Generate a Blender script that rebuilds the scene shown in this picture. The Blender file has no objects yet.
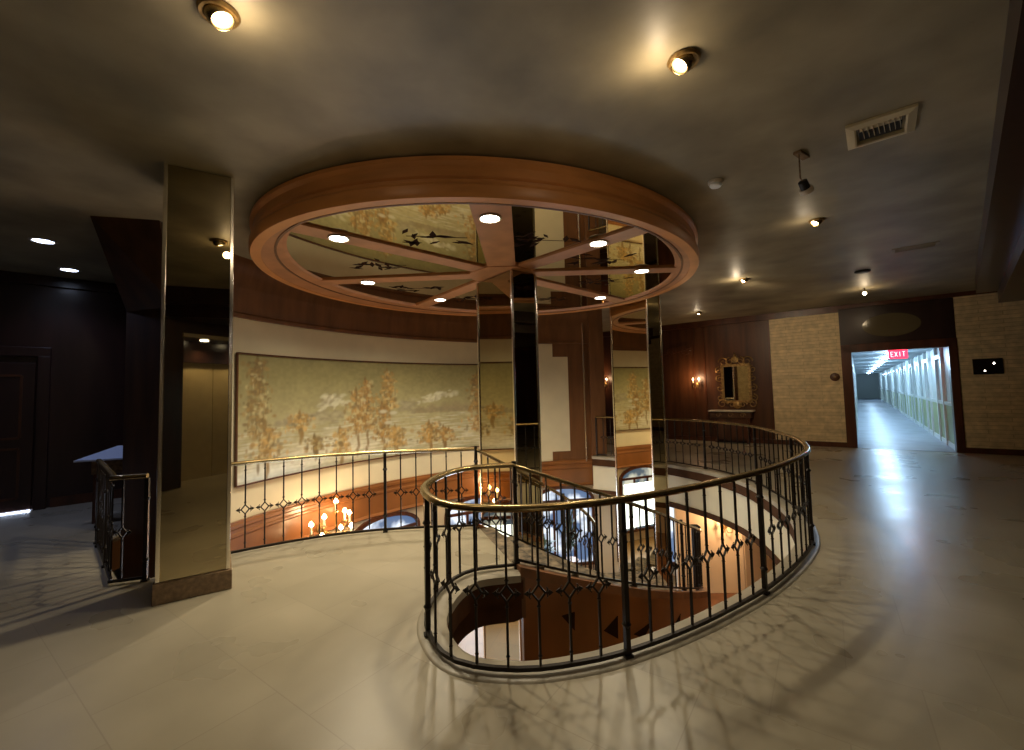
import bpy, math, random
import numpy as np
from mathutils import Vector, Matrix
from mathutils.geometry import tessellate_polygon
random.seed(7); rng=np.random.default_rng(5)
PI=math.pi
col=bpy.context.scene.collection
H=3.45; LOW=-2.75; LC=-0.80

# ---------------------------------------------------------------- materials
def mat(name,color,rough=.5,metal=0,var=0,scale=6,bump=0,bscale=30,spec=.5,emit=None,estr=0,stretch=(1,1,1),detail=4):
    m=bpy.data.materials.new(name);m.use_nodes=True;nt=m.node_tree;b=nt.nodes['Principled BSDF']
    b.inputs['Base Color'].default_value=(*color,1);b.inputs['Roughness'].default_value=rough
    b.inputs['Metallic'].default_value=metal;b.inputs['Specular IOR Level'].default_value=spec
    if emit: b.inputs['Emission Color'].default_value=(*emit,1);b.inputs['Emission Strength'].default_value=estr
    if var or bump:
        tc=nt.nodes.new('ShaderNodeTexCoord');mp=nt.nodes.new('ShaderNodeMapping');mp.inputs['Scale'].default_value=stretch
        nt.links.new(tc.outputs['Object'],mp.inputs['Vector'])
    if var:
        n=nt.nodes.new('ShaderNodeTexNoise');n.inputs['Scale'].default_value=scale;n.inputs['Detail'].default_value=detail
        nt.links.new(mp.outputs['Vector'],n.inputs['Vector'])
        r=nt.nodes.new('ShaderNodeValToRGB');r.color_ramp.elements[0].position=.3;r.color_ramp.elements[1].position=.7
        r.color_ramp.elements[0].color=(*[c*(1-var) for c in color],1);r.color_ramp.elements[1].color=(*[min(1,c*(1+var)) for c in color],1)
        nt.links.new(n.outputs['Fac'],r.inputs['Fac']);nt.links.new(r.outputs['Color'],b.inputs['Base Color'])
    if bump:
        n2=nt.nodes.new('ShaderNodeTexNoise');n2.inputs['Scale'].default_value=bscale;n2.inputs['Detail'].default_value=5
        nt.links.new(mp.outputs['Vector'],n2.inputs['Vector'])
        bp=nt.nodes.new('ShaderNodeBump');bp.inputs['Strength'].default_value=bump;bp.inputs['Distance'].default_value=.02
        nt.links.new(n2.outputs['Fac'],bp.inputs['Height']);nt.links.new(bp.outputs['Normal'],b.inputs['Normal'])
    return m
def brick_mat(name,c1,c2,cm,bw,bh,mortar,rough,bump,rot=0,axis='xy',var=.25,squash=1,vs=3,bd=.01,rvar=0,msm=.1,ndet=3):
    m=bpy.data.materials.new(name);m.use_nodes=True;nt=m.node_tree;b=nt.nodes['Principled BSDF'];L=nt.links.new
    tc=nt.nodes.new('ShaderNodeTexCoord');mp=nt.nodes.new('ShaderNodeMapping')
    L(tc.outputs['Object'],mp.inputs['Vector'])
    if axis=='xy': mp.inputs['Rotation'].default_value=(0,0,rot);src=mp.outputs['Vector']
    else:
        mp.inputs['Rotation'].default_value=(0,0,rot)
        sx=nt.nodes.new('ShaderNodeSeparateXYZ');cb=nt.nodes.new('ShaderNodeCombineXYZ');L(mp.outputs['Vector'],sx.inputs[0])
        L(sx.outputs['X'],cb.inputs['X']);L(sx.outputs['Z'],cb.inputs['Y']);src=cb.outputs[0]
    br=nt.nodes.new('ShaderNodeTexBrick');L(src,br.inputs['Vector'])
    br.inputs['Color1'].default_value=(*c1,1);br.inputs['Color2'].default_value=(*c2,1);br.inputs['Mortar'].default_value=(*cm,1)
    br.inputs['Scale'].default_value=1;br.inputs['Brick Width'].default_value=bw;br.inputs['Row Height'].default_value=bh
    br.inputs['Mortar Size'].default_value=mortar;br.inputs['Mortar Smooth'].default_value=msm
    n=nt.nodes.new('ShaderNodeTexNoise');n.inputs['Scale'].default_value=vs;n.inputs['Detail'].default_value=ndet;L(mp.outputs['Vector'],n.inputs['Vector'])
    mr=nt.nodes.new('ShaderNodeMapRange');mr.inputs['From Min'].default_value=.25;mr.inputs['From Max'].default_value=.75
    mr.inputs['To Min'].default_value=1-var;mr.inputs['To Max'].default_value=1+var;L(n.outputs['Fac'],mr.inputs['Value'])
    vm=nt.nodes.new('ShaderNodeVectorMath');vm.operation='SCALE';L(br.outputs['Color'],vm.inputs[0]);L(mr.outputs[0],vm.inputs['Scale'])
    L(vm.outputs[0],b.inputs['Base Color']);b.inputs['Roughness'].default_value=rough
    if rvar:
        m2=nt.nodes.new('ShaderNodeMapRange');m2.inputs['From Min'].default_value=.3;m2.inputs['From Max'].default_value=.7
        m2.inputs['To Min'].default_value=rough-rvar;m2.inputs['To Max'].default_value=rough+rvar;L(n.outputs['Fac'],m2.inputs['Value']);L(m2.outputs[0],b.inputs['Roughness'])
    if bump:
        ma=nt.nodes.new('ShaderNodeMath');ma.operation='SUBTRACT';L(n.outputs['Fac'],ma.inputs[0]);L(br.outputs['Fac'],ma.inputs[1])
        bp=nt.nodes.new('ShaderNodeBump');bp.inputs['Strength'].default_value=bump;bp.inputs['Distance'].default_value=bd
        L(ma.outputs[0],bp.inputs['Height']);L(bp.outputs['Normal'],b.inputs['Normal'])
    return m
M={}
M['floor']=brick_mat('polished_stone_tiles',(.36,.315,.225),(.335,.292,.208),(.30,.26,.185),.61,.61,.003,.30,.04,rot=.62,var=.16,vs=1.3,rvar=.05)
M['ceiling']=mat('ceiling_plaster',(.27,.23,.145),.5,var=.34,scale=1.5,bump=.5,bscale=2.2,spec=.5)
M['wood']=mat('red_brown_wood',(.165,.068,.022),.45,var=.22,scale=2.5,bump=.03,bscale=30,stretch=(3,3,.5))
M['canopy_wood']=mat('canopy_cherry_wood',(.62,.265,.08),.4,var=.15,scale=2,bump=.03,bscale=20,stretch=(1,1,4))
M['soffit_wood']=mat('canopy_soffit_wood',(.46,.205,.085),.4,var=.18,scale=4)
M['dark_wood']=mat('dark_panel_wood',(.085,.026,.009),.3,var=.4,scale=2.2,stretch=(3,3,.5),bump=.05,bscale=20)
M['black_wood']=mat('very_dark_wood',(.028,.011,.008),.28,var=.3,scale=2,stretch=(3,3,.4))
M['wall_wood']=mat('far_wall_wood_panelling',(.085,.030,.010),.36,var=.4,scale=2.0,stretch=(4,4,.35),bump=.04,bscale=14)
M['white']=mat('cream_painted_wall',(.72,.65,.46),.7,var=.04,scale=3,bump=.05)
M['lowwall']=mat('lower_cream_wall',(.70,.58,.40),.7,var=.05,scale=2)
M['iron']=mat('black_wrought_iron',(.018,.013,.010),.42,metal=.5,bump=.1,bscale=60)
M['brass']=mat('aged_brass_handrail',(.42,.31,.14),.27,metal=.9,var=.25,scale=8)
M['gold']=mat('gilded_frame',(.32,.20,.07),.4,metal=.75,var=.4,scale=20,bump=.3,bscale=40)
M['chrome']=mat('polished_metal_edge',(.95,.90,.80),.2,metal=1)
M['mirror']=mat('bronze_smoked_mirror',(.42,.36,.23),.015,metal=1,spec=.5)
M['mirror2']=mat('bronze_smoked_mirror_clear',(.68,.61,.43),.015,metal=1,spec=.5)
M['wallmirror']=mat('silver_wall_mirror',(.85,.85,.8),.02,metal=1)
M['granite']=mat('brown_polished_granite',(.21,.135,.075),.22,var=.35,scale=30)
M['curb']=mat('honed_stone_curb',(.34,.30,.225),.4,var=.2,scale=4)
M['stone_panel']=brick_mat('stacked_ledge_stone',(.78,.61,.35),(.67,.52,.29),(.52,.40,.23),.7,.085,.004,.75,.8,rot=.664,axis='xz',var=.22,vs=7,bd=.02)
M['stone_panel_dim']=M['stone_panel']
M['tread']=mat('patterned_stair_carpet',(.13,.098,.06),.8,var=.8,scale=14,detail=2)
M['stringer']=mat('stair_side_wood',(.25,.095,.026),.3,var=.25,scale=2,stretch=(1,1,.6))
M['stringer_dark']=mat('stair_side_dark_brown',(.035,.016,.008),.9,var=.2,scale=4,spec=.05)
M['riser']=mat('brown_riser',(.24,.10,.035),.5,var=.3,scale=5)
M['lowfloor']=brick_mat('lower_stone_floor',(.30,.175,.07),(.27,.16,.062),(.2,.12,.05),.6,.6,.004,.35,.05,var=.15)
M['plastic']=mat('white_plastic',(.62,.55,.45),.5)
M['vent']=mat('cream_painted_metal',(.58,.50,.33),.5)
M['dark']=mat('matte_black',(.012,.010,.008),.6)
M['gloss_black']=mat('glossy_black_panel',(.01,.008,.007),.12)
M['elev']=mat('beige_elevator_door',(.50,.40,.22),.5,var=.05)
M['corr_wall']=mat('corridor_pale_paint',(.62,.68,.66),.35)
M['corr_low']=mat('corridor_green_wainscot',(.44,.50,.25),.4)
M['corr_floor']=mat('corridor_glossy_floor',(.46,.50,.60),.38,var=.15,scale=2)
M['corr_ceil']=mat('corridor_ceiling_tile',(.30,.33,.36),.6,var=.2,scale=3)
M['corr_trim']=mat('corridor_white_trim',(.8,.84,.84),.3)
M['paper']=mat('pale_counter_top',(.50,.55,.66),.35)
def emat(name,c,s): return mat(name,(.8,.8,.8) if 0 else c,.5,emit=c,estr=s)
M['fascia_dark']=mat('dark_brown_fascia',(.07,.030,.011),.85,var=.2,spec=.15)
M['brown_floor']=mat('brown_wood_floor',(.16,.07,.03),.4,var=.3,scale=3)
M['pier_wood']=mat('left_pier_brown_wood',(.050,.022,.008),.5,var=.3,scale=2.2,stretch=(3,3,.4),spec=.3)
M['lamp']=emat('warm_white_lamp',(1,.93,.80),22)
M['can_lamp']=emat('halogen_bulb',(1,.80,.52),16)
M['blue_lamp']=emat('cool_white_lamp',(.62,.74,1),12)
M['corr_lamp']=emat('corridor_lamp',(.72,.88,1),40)
M['flame']=emat('candle_bulb',(1,.70,.36),45)
M['exit']=emat('exit_sign_red_glass',(1,.02,.05),5)
M['exit_text']=emat('exit_sign_letters',(1,.30,.30),9)
M['ivory']=mat('ivory_candle_sleeve',(.75,.68,.52),.5)
def pane_mat():
    m=bpy.data.materials.new('daylit_window_glass');m.use_nodes=True;nt=m.node_tree;b=nt.nodes['Principled BSDF'];L=nt.links.new
    tc=nt.nodes.new('ShaderNodeTexCoord');n=nt.nodes.new('ShaderNodeTexNoise');n.inputs['Scale'].default_value=1.6;n.inputs['Detail'].default_value=3
    L(tc.outputs['Object'],n.inputs['Vector']);r=nt.nodes.new('ShaderNodeValToRGB')
    e=r.color_ramp.elements;e[0].position=.46;e[0].color=(.07,.13,.26,1);e[1].position=.56;e[1].color=(.85,.92,1,1)
    L(n.outputs['Fac'],r.inputs['Fac']);L(r.outputs['Color'],b.inputs['Emission Color']);b.inputs['Emission Strength'].default_value=1.15
    b.inputs['Base Color'].default_value=(.1,.12,.15,1);b.inputs['Roughness'].default_value=.1
    return m
M['pane']=pane_mat()

# ---------------------------------------------------------------- mesh building
class MB:
    def __init__(s): s.v=[];s.f=[]
    def add(s,v,f):
        o=len(s.v);s.v+=[tuple(map(float,p)) for p in v];s.f+=[tuple(i+o for i in q) for q in f];return s
    def box(s,c,d,rz=0,ax=None):
        x,y,z=[k/2 for k in d];P=[Vector((a*x,b*y,e*z)) for e in(-1,1) for b in(-1,1) for a in(-1,1)]
        R=ax if ax is not None else Matrix.Rotation(rz,3,'Z');C=Vector(c)
        return s.add([R@p+C for p in P],[(0,2,3,1),(4,5,7,6),(0,1,5,4),(2,6,7,3),(0,4,6,2),(1,3,7,5)])
    def bar(s,a,b,w,h,up=(0,0,1)):
        a=Vector(a);b=Vector(b);t=(b-a);l=t.length;t.normalize();u=Vector(up)
        if abs(t.dot(u))>.99:u=Vector((1,0,0))
        n=t.cross(u).normalized();u=n.cross(t)
        return s.box((a+b)/2,(l,w,h),ax=Matrix((t,n,u)).transposed())
    def prism(s,poly,z0,z1):
        n=len(poly);tri=tessellate_polygon([[Vector((p[0],p[1],0)) for p in poly]])
        v=[(p[0],p[1],z0) for p in poly]+[(p[0],p[1],z1) for p in poly]
        f=[tuple(t) for t in tri]+[tuple(i+n for i in reversed(t)) for t in tri]+[(i,(i+1)%n,(i+1)%n+n,i+n) for i in range(n)]
        return s.add(v,f)
    def tube(s,pts,r,n=8,cap=True):
        P=[Vector(p) for p in pts];m=len(P);v=[];rr=r if isinstance(r,(list,tuple)) else [r]*m
        up=Vector((0,0,1))
        for i,p in enumerate(P):
            t=(P[min(i+1,m-1)]-P[max(i-1,0)]).normalized()
            a=up if abs(t.dot(up))<.95 else Vector((1,0,0));x=t.cross(a).normalized();y=t.cross(x)
            for k in range(n):
                q=2*PI*k/n;v.append(p+(x*math.cos(q)+y*math.sin(q))*rr[i])
        f=[(i*n+k,i*n+(k+1)%n,(i+1)*n+(k+1)%n,(i+1)*n+k) for i in range(m-1) for k in range(n)]
        if cap:f+=[tuple(range(n)),tuple(reversed(range((m-1)*n,m*n)))]
        return s.add(v,f)
    def lathe(s,prof,c=(0,0,0),n=20,ax=None):
        R=ax if ax is not None else Matrix.Identity(3);C=Vector(c);v=[];m=len(prof)
        for r,z in prof:
            for k in range(n):
                q=2*PI*k/n;v.append(R@Vector((r*math.cos(q),r*math.sin(q),z))+C)
        f=[(i*n+k,i*n+(k+1)%n,(i+1)*n+(k+1)%n,(i+1)*n+k) for i in range(m-1) for k in range(n)]
        f+=[tuple(range(n)),tuple(reversed(range((m-1)*n,m*n)))]
        return s.add(v,f)
    def sweep(s,path,prof,closed=False,pclosed=True):
        # path of (x,y,z); prof of (offset to left of travel, dz)
        P=[Vector((*p[:2],p[2] if len(p)>2 else 0)) for p in path];m=len(P);k=len(prof);v=[]
        for i,p in enumerate(P):
            if closed:a,b=P[i-1],P[(i+1)%m]
            else:a,b=P[max(i-1,0)],P[min(i+1,m-1)]
            t=(b-a);t.z=0;t.normalize();n=Vector((-t.y,t.x,0))
            for o,z in prof:v.append(p+n*o+Vector((0,0,z)))
        f=[];mm=m if closed else m-1;kk=k if pclosed else k-1
        for i in range(mm):
            j=(i+1)%m
            for q in range(kk):
                r=(q+1)%k;f.append((i*k+q,j*k+q,j*k+r,i*k+r))
        if not closed and pclosed:f+=[tuple(reversed(range(k))),tuple(range((m-1)*k,m*k))]
        return s.add(v,f)
    def mesh(s,name,m,smooth=0):
        me=bpy.data.meshes.new(name);me.from_pydata(s.v,[],s.f);me.materials.append(m);me.update()
        import bmesh
        bm=bmesh.new();bm.from_mesh(me);bmesh.ops.recalc_face_normals(bm,faces=bm.faces);bm.to_mesh(me);bm.free()
        if smooth:
            for p in me.polygons:p.use_smooth=True
            try: me.set_sharp_from_angle(angle=math.radians(smooth))
            except Exception: pass
        return me
    def build(s,name,m,parent=None,smooth=0,bevel=0,loc=None,rz=0):
        me=s.mesh(name,m,smooth);o=bpy.data.objects.new(name,me);col.objects.link(o)
        if parent:o.parent=parent
        if loc:o.location=loc
        o.rotation_euler.z=rz
        if bevel:
            b=o.modifiers.new('bevel','BEVEL');b.width=bevel;b.segments=2;b.limit_method='ANGLE'
        return o
def tag(o,label=None,cat=None,group=None,kind=None):
    if label:o['label']=label
    if cat:o['category']=cat
    if group:o['group']=group
    if kind:o['kind']=kind
    return o
def empty(name,loc=(0,0,0),rz=0,label=None,cat=None,group=None):
    o=bpy.data.objects.new(name,None);col.objects.link(o);o.location=loc;o.rotation_euler.z=rz;o.empty_display_size=.1
    return tag(o,label,cat,group)
def struct(o): o['kind']='structure';return o
def copy_tree(o,parent=None):
    c=o.copy();col.objects.link(c)
    if parent:c.parent=parent
    for ch in [q for q in bpy.data.objects if q.parent==o]: copy_tree(ch,c)
    return c
def light(kind,loc,energy,color,size=.05,rot=None,spot=None,blend=.6,name='lamp_light',parent=None,sy=None):
    l=bpy.data.lights.new(name,kind);l.energy=energy;l.color=color
    if kind=='AREA':
        l.size=size
        if sy:l.shape='RECTANGLE';l.size_y=sy
    else:l.shadow_soft_size=size
    if spot:l.spot_size=spot;l.spot_blend=blend
    o=bpy.data.objects.new(name,l);col.objects.link(o);o.location=loc
    if rot:o.rotation_euler=rot
    return o
def cat(P,n=8,closed=False):
    out=[];m=len(P);P=[np.array(p,float) for p in P]
    rngs=range(m) if closed else range(m-1)
    for i in rngs:
        if closed:a,b,c,d=P[i-1],P[i],P[(i+1)%m],P[(i+2)%m]
        else:
            b,c=P[i],P[i+1];a=P[i-1] if i>0 else 2*b-c;d=P[i+2] if i+2<m else 2*c-b
        for k in range(n):
            t=k/n;out.append(.5*((2*b)+(-a+c)*t+(2*a-5*b+4*c-d)*t*t+(-a+3*b-3*c+d)*t**3))
    if not closed:out.append(P[-1])
    return out
def resample(P,step=None,n=None):
    P=[np.array(p,float) for p in P];L=[0]
    for a,b in zip(P,P[1:]):L.append(L[-1]+np.linalg.norm(b-a))
    T=L[-1];n=n or max(2,int(round(T/step))+1);ts=np.linspace(0,T,n);A=np.array(P)
    return [np.array([np.interp(t,L,A[:,k]) for k in range(A.shape[1])]) for t in ts]
def offset(P,d,closed=False):
    out=[];m=len(P)
    for i in range(m):
        a=P[i-1] if (closed or i>0) else P[i];b=P[(i+1)%m] if (closed or i<m-1) else P[i]
        t=np.array(b[:2])-np.array(a[:2]);t/=np.linalg.norm(t);out.append(np.array(P[i][:2])+d*np.array([-t[1],t[0]]))
    return out

# ---------------------------------------------------------------- plan curves
WC=np.array([2.18,4.38]);WR=6.13
def wp(a,r=WR): a=math.radians(a);return (WC[0]+r*math.cos(a),WC[1]+r*math.sin(a))
OV=[(.0,3.93),(-.38,3.83),(-.57,3.54),(-.63,3.11),(-.51,2.75),(-.32,2.55),(.02,2.48),(.35,2.53),(.62,2.62),(.99,2.80),(1.42,3.06),(1.95,3.44),(2.58,4.02),(3.00,4.55),(3.40,5.35),(3.66,6.3),(3.78,7.2),(3.62,8.2),(3.10,9.22),(2.45,9.95),(1.88,10.38)]
oval=resample(cat(OV,10),step=.06)
LRp=[(-2.86,4.40),(-2.54,4.63),(-2.12,4.87),(-1.76,5.0),(-1.44,5.07),(-.9,5.12),(-.44,5.13)]
lrail=resample(cat(LRp,8),step=.08)
# hole in the upper slab: inside of rails
e_ov=offset(oval,.11)
e_ov[0]=np.array([0.03,3.86])
e_lr=offset(lrail,.06)
hole=[tuple(p) for p in e_ov]+[wp(a,WR+.05) for a in np.linspace(93.3,171,90)]+[(-4.62,5.30),(-4.55,4.86),(-3.45,3.90),(-3.20,3.92)]+[tuple(p) for p in e_lr]

# ---------------------------------------------------------------- structure
def slab(name,outer,hole,z0,z1,m):
    V=[Vector((*p,0)) for p in outer]+[Vector((*p,0)) for p in hole];n=len(V);no=len(outer);nh=len(hole)
    tri=tessellate_polygon([V[:no],V[no:]]);mb=MB()
    v=[(p.x,p.y,z0) for p in V]+[(p.x,p.y,z1) for p in V]
    f=[tuple(t) for t in tri]+[tuple(i+n for i in t) for t in tri]
    f+=[(i,(i+1)%no,(i+1)%no+n,i+n) for i in range(no)]+[(no+i,no+(i+1)%nh,no+(i+1)%nh+n,no+i+n) for i in range(nh)]
    mb.add(v,f);return struct(mb.build(name,m))
OUT=[(-9.2,-2.6),(13.2,-2.6),(13.2,17),(-9.2,17)]
slab('floor',OUT,hole,-.06,0,M['floor'])
hole2=[tuple(p) for p in offset(oval,.11)[12:]]
hole2[0]=(-.9,3.4);hole2[1]=(-.72,2.9)
hole2=[(-1.5,4.2),(-.95,3.5)]+[tuple(p) for p in offset(oval,.11)[26:]]+[wp(a,WR+.05) for a in np.linspace(93.3,171,90)]+[(-4.62,5.30),(-4.55,4.86),(-3.45,3.90),(-3.20,3.92),(-2.86,4.46),(-2.2,4.9)]
slab('floor_underside',OUT,hole2,LC,-.70,M['lowwall'])
ring_=[tuple(p) for p in e_lr if p[0]>-2.2]+[(.03,3.86)]+[tuple(p) for p in e_ov[1:40]]
struct(MB().prism([(-2.2,4.85)]+ring_+[(-.5,2.3),(-1.3,2.3),(-1.8,3.4)],-.38,-.30).build('floor_tongue_underside',M['fascia_dark']))
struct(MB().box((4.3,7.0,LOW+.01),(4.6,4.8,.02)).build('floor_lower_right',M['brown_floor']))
struct(MB().box((2,7.2,LOW-.05),(22.4,19.6,.1)).build('floor_lower',M['lowfloor']))
struct(MB().box((2,7.2,H+.05),(22.4,19.6,.1)).build('ceiling',M['ceiling']))
# fascia of the opening (edge of the slab): wood lip, cream band, wood lip
fp=[p for p in e_ov]
def band(name,path,z0,z1,o0,o1,m,smooth=40): return struct(MB().sweep([(*p[:2],0) for p in path],[(o0,z0),(o1,z0),(o1,z1),(o0,z1)]).build(name,m,smooth=smooth))
k0=[i for i,p in enumerate(fp) if p[0]>.6 and i>30][0]
band('trim_1',fp,-.20,-.05,.0,.035,M['fascia_dark'])
band('trim_2',fp[k0:],-.74,-.20,-.03,.005,M['white'])
band('trim_3',fp[:k0+1],-.38,-.20,-.03,.005,M['fascia_dark'])
band('trim_4',fp[k0:],-.84,-.74,-.03,.03,M['fascia_dark'])
band('trim_23',[p for p in fp[k0-8:k0+1]],-.80,-.38,-.03,.0,M['fascia_dark'])
band('trim_5',[hole[-1-i] for i in range(0,len(e_lr)+4)],-.38,-.02,-.0,.03,M['wood'])
tong=[tuple(e_lr[-1]),(0.03,3.86)]
band('trim_6',tong,-.38,-.02,.0,.04,M['wood'])
# stone curb under the oval railing
struct(MB().sweep([(*p[:2],0) for p in oval],[(-.06,0),(-.055,.006),(-.045,.012),(.12,.012),(.14,.004),(.145,-.05),(.06,-.05)]).build('trim_7',M['curb'],smooth=40))
# curved wall with its bands
aw=np.linspace(93.3,172,90);arc=lambda r,a=aw:[wp(q,r) for q in a]
struct(MB().sweep([(*p,0) for p in [wp(q) for q in np.linspace(72,174,120)]],[(0,LOW),(0,-.45),(-.12,-.45),(-.12,LOW)]).build('wall_curved_lower',M['lowwall'],smooth=40))
struct(MB().sweep([(*p,0) for p in arc(WR)],[(0,-.45),(0,H),(-.12,H),(-.12,-.45)]).build('wall_curved',M['white'],smooth=40))
def wallband(name,prof,m,a=aw): return struct(MB().sweep([(*wp(q),0) for q in a],prof).build(name,m,smooth=30))
# arc runs counter-clockwise so left of travel is toward the centre
wallband('trim_8',[(-.02,2.65),(.06,2.65),(.06,2.70),(.045,2.72),(.06,3.02),(.07,3.04),(.075,3.08),(.11,3.2),(.13,3.3),(.15,3.33),(.16,3.40),(.17,H),(-.02,H)],M['wood'])
wallband('trim_9',[(-.02,-.68),(.06,-.68),(.08,-.66),(.06,-.64),(.04,-.62),(.04,-.30),(.055,-.28),(.055,-.25),(.04,-.235),(.04,-.19),(.06,-.17),(.06,-.13),(.04,-.11),(.04,-.09),(-.02,-.09)],M['stringer'])
# wood pier ends the curved wall on the right, with stepped inlay over the cream
Rr=WR-.03
def wallblock(mb,a0,a1,z0,z1,t=.04,r=WR):
    mb.sweep([(*wp(q,r),0) for q in np.linspace(a0,a1,5)],[(-.01,z0),(t,z0),(t,z1),(-.01,z1)])
def a_of_px(px):  # angle on the curved wall seen at this column (plan bearing)
    k=(px-512)/440
    for a in np.arange(90,175,.05):
        x,y=wp(a)
        if x/y<=k:return a
    return 174
pm_=MB();a1,a2,a3=a_of_px(568),a_of_px(553),93.0
wallblock(pm_,a1,a3,-.12,2.66,.05);wallblock(pm_,a2,a1,2.34,2.66,.05);wallblock(pm_,a2+.6,a1,-.12,.12,.05)
struct(pm_.build('trim_10',M['wood']))
pr=MB();x0,y0=wp(93.2);pr.box((x0+.16,y0-.02,(H+LC)/2),(.34,.26,H-LC));struct(pr.build('wall_pier_right',M['wood'],bevel=.01))
es=MB();es.box((wp(94.6)[0],wp(94.6)[1]-.075,(H-.12)/2),(.03,.03,H+.12));struct(es.build('trim_11',M['chrome']))
# left end of curved wall: dark wood pier with flaring cornice
pl=MB();pl.prism([(-3.86,5.02),(-4.62,5.24),(-4.78,6.0),(-3.95,6.0)],LOW,2.62)
struct(pl.build('wall_pier_left',M['pier_wood']))
pl=MB();a=[(-3.86,5.02),(-4.62,5.24),(-4.78,6.0),(-3.95,6.0)];b=[(-3.70,4.56),(-4.28,4.40),(-5.2,5.6),(-3.9,6.1)]
pl.add([(*p,2.62) for p in a]+[(*p,H) for p in b],[(0,1,2,3),(4,5,6,7)]+[(i,(i+1)%4,(i+1)%4+4,i+4) for i in range(4)])
struct(pl.build('trim_12',M['pier_wood']))

# ---- far wall
FA=np.array([4.6,13.5]);FD=np.array([.787,-.616]);FD/=np.hypot(*FD);FN=np.array([-FD[1],FD[0]])*-1   # toward camera
fang=math.atan2(FD[1],FD[0])
def fw(s,o=0): p=FA+FD*s+FN*o;return (p[0],p[1])
def fbox(mb,s0,s1,z0,z1,o0=-.1,o1=0.): 
    p=fw((s0+s1)/2,(o0+o1)/2);return mb.box((*p,(z0+z1)/2),(s1-s0,o1-o0,z1-z0),rz=fang)
w=MB();fbox(w,-6,4.62,-.05,H,-.14,0);fbox(w,6.30,9.5,-.05,H,-.14,0);fbox(w,4.62,6.30,2.29,H,-.14,0)
struct(w.build('wall_far',M['wall_wood']))
w=MB();fbox(w,2.93,4.42,.12,3.29,0,.05);o=struct(w.build('trim_13',M['stone_panel']))
w=MB();fbox(w,6.44,9.5,.12,3.36,0,.05);struct(w.build('trim_14',M['stone_panel']))
w=MB();fbox(w,-6,4.42,3.29,H,0,.10);fbox(w,4.42,9.5,3.36,H,0,.10);struct(w.build('trim_15',M['dark_wood']))
w=MB();fbox(w,4.42,4.62,0,2.45,0,.08);fbox(w,6.30,6.44,0,2.45,0,.08);fbox(w,4.42,6.44,2.29,2.48,0,.08);struct(w.build('trim_16',M['dark_wood'],bevel=.01))
w=MB();fbox(w,4.42,6.44,2.48,3.36,0,.03);struct(w.build('trim_17',M['black_wood']))
w=MB();fbox(w,-6,4.42,0,.12,0,.07);fbox(w,6.44,9.5,0,.12,0,.07);struct(w.build('baseboard_far',M['dark_wood']))
w=MB()
for s in (-4,-2.7,-1.35,0,.95,1.25,2.9):fbox(w,s-.02,s+.02,.12,3.29,0,.018)
struct(w.build('trim_18',M['dark_wood']))
# oval reflection over the corridor opening, built as a glossy olive panel
w=MB();n=32;P=[]
for k in range(n):
    q=2*PI*k/n;P.append((.52*math.cos(q)*(1.0),.27*math.sin(q)))
c0=fw(5.38,.03);R=Matrix.Rotation(fang,3,'Z')@Matrix.Rotation(PI/2,3,'X')
mb=MB();v=[];
for dz in(0,.03):
    for x,y in P:
        p=FA+FD*(5.38+x)+FN*(.03+dz);v.append((p[0],p[1],2.88+y))
mb.add(v,[tuple(range(n)),tuple(range(n,2*n))]+[(i,(i+1)%n,(i+1)%n+n,i+n) for i in range(n)])
tag(mb.build('oval_reflection_panel',mat('olive_glossy_panel',(.12,.095,.05),.12)),'oval reflection on the wood above the bright corridor opening, built as a dark glossy olive panel','wall panel')

# ---- corridor
def cp(s,d): # s along wall, d beyond the wall
    p=FA+FD*s-FN*(.1+d);return (p[0],p[1])
cs0,cs1,cl=4.56,6.36,42
cdir=math.atan2(-FN[1],-FN[0])
def cbox(mb,s,d0,d1,z0,z1,t):
    p=cp(s,(d0+d1)/2);return mb.box((*p,(z0+z1)/2),(d1-d0,t,z1-z0),rz=cdir)
w=MB();cbox(w,(cs0+cs1)/2,-.12,cl,-.05,.004,cs1-cs0+.3);struct(w.build('floor_corridor',M['corr_floor']))
w=MB();cbox(w,(cs0+cs1)/2,0.05,cl,2.40,2.46,cs1-cs0+.3);struct(w.build('ceiling_corridor',M['corr_ceil']))
for nm,s,sg in(('left',cs0,1),('right',cs1,-1)):
    w=MB();cbox(w,s-sg*.05,.05,cl,0,2.42,.1);struct(w.build('wall_corridor_'+nm,M['corr_wall']))
    w=MB();cbox(w,s+sg*.01,.05,cl,.12,.98,.02);struct(w.build('trim_corridor_wainscot_'+nm,M['corr_low']))
    w=MB();cbox(w,s+sg*.025,.05,cl,.98,1.06,.05);cbox(w,s+sg*.02,.05,cl,0,.12,.04)
    for d in np.arange(1.2,cl,2.4):
        cbox(w,s+sg*.03,d,d+.14,0,2.40,.06);cbox(w,s+sg*.03,d+1.0,d+1.14,0,2.40,.06)
        cbox(w,s+sg*.03,d,d+1.14,2.1,2.2,.06)
    struct(w.build('trim_corridor_'+nm,M['corr_trim']))
w=MB();cbox(w,(cs0+cs1)/2,cl,cl+.1,0,2.42,cs1-cs0);struct(w.build('wall_corridor_end',M['corr_wall']))
cdl=['nearest','second nearest','third','fourth','fifth','sixth','farthest']
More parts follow.
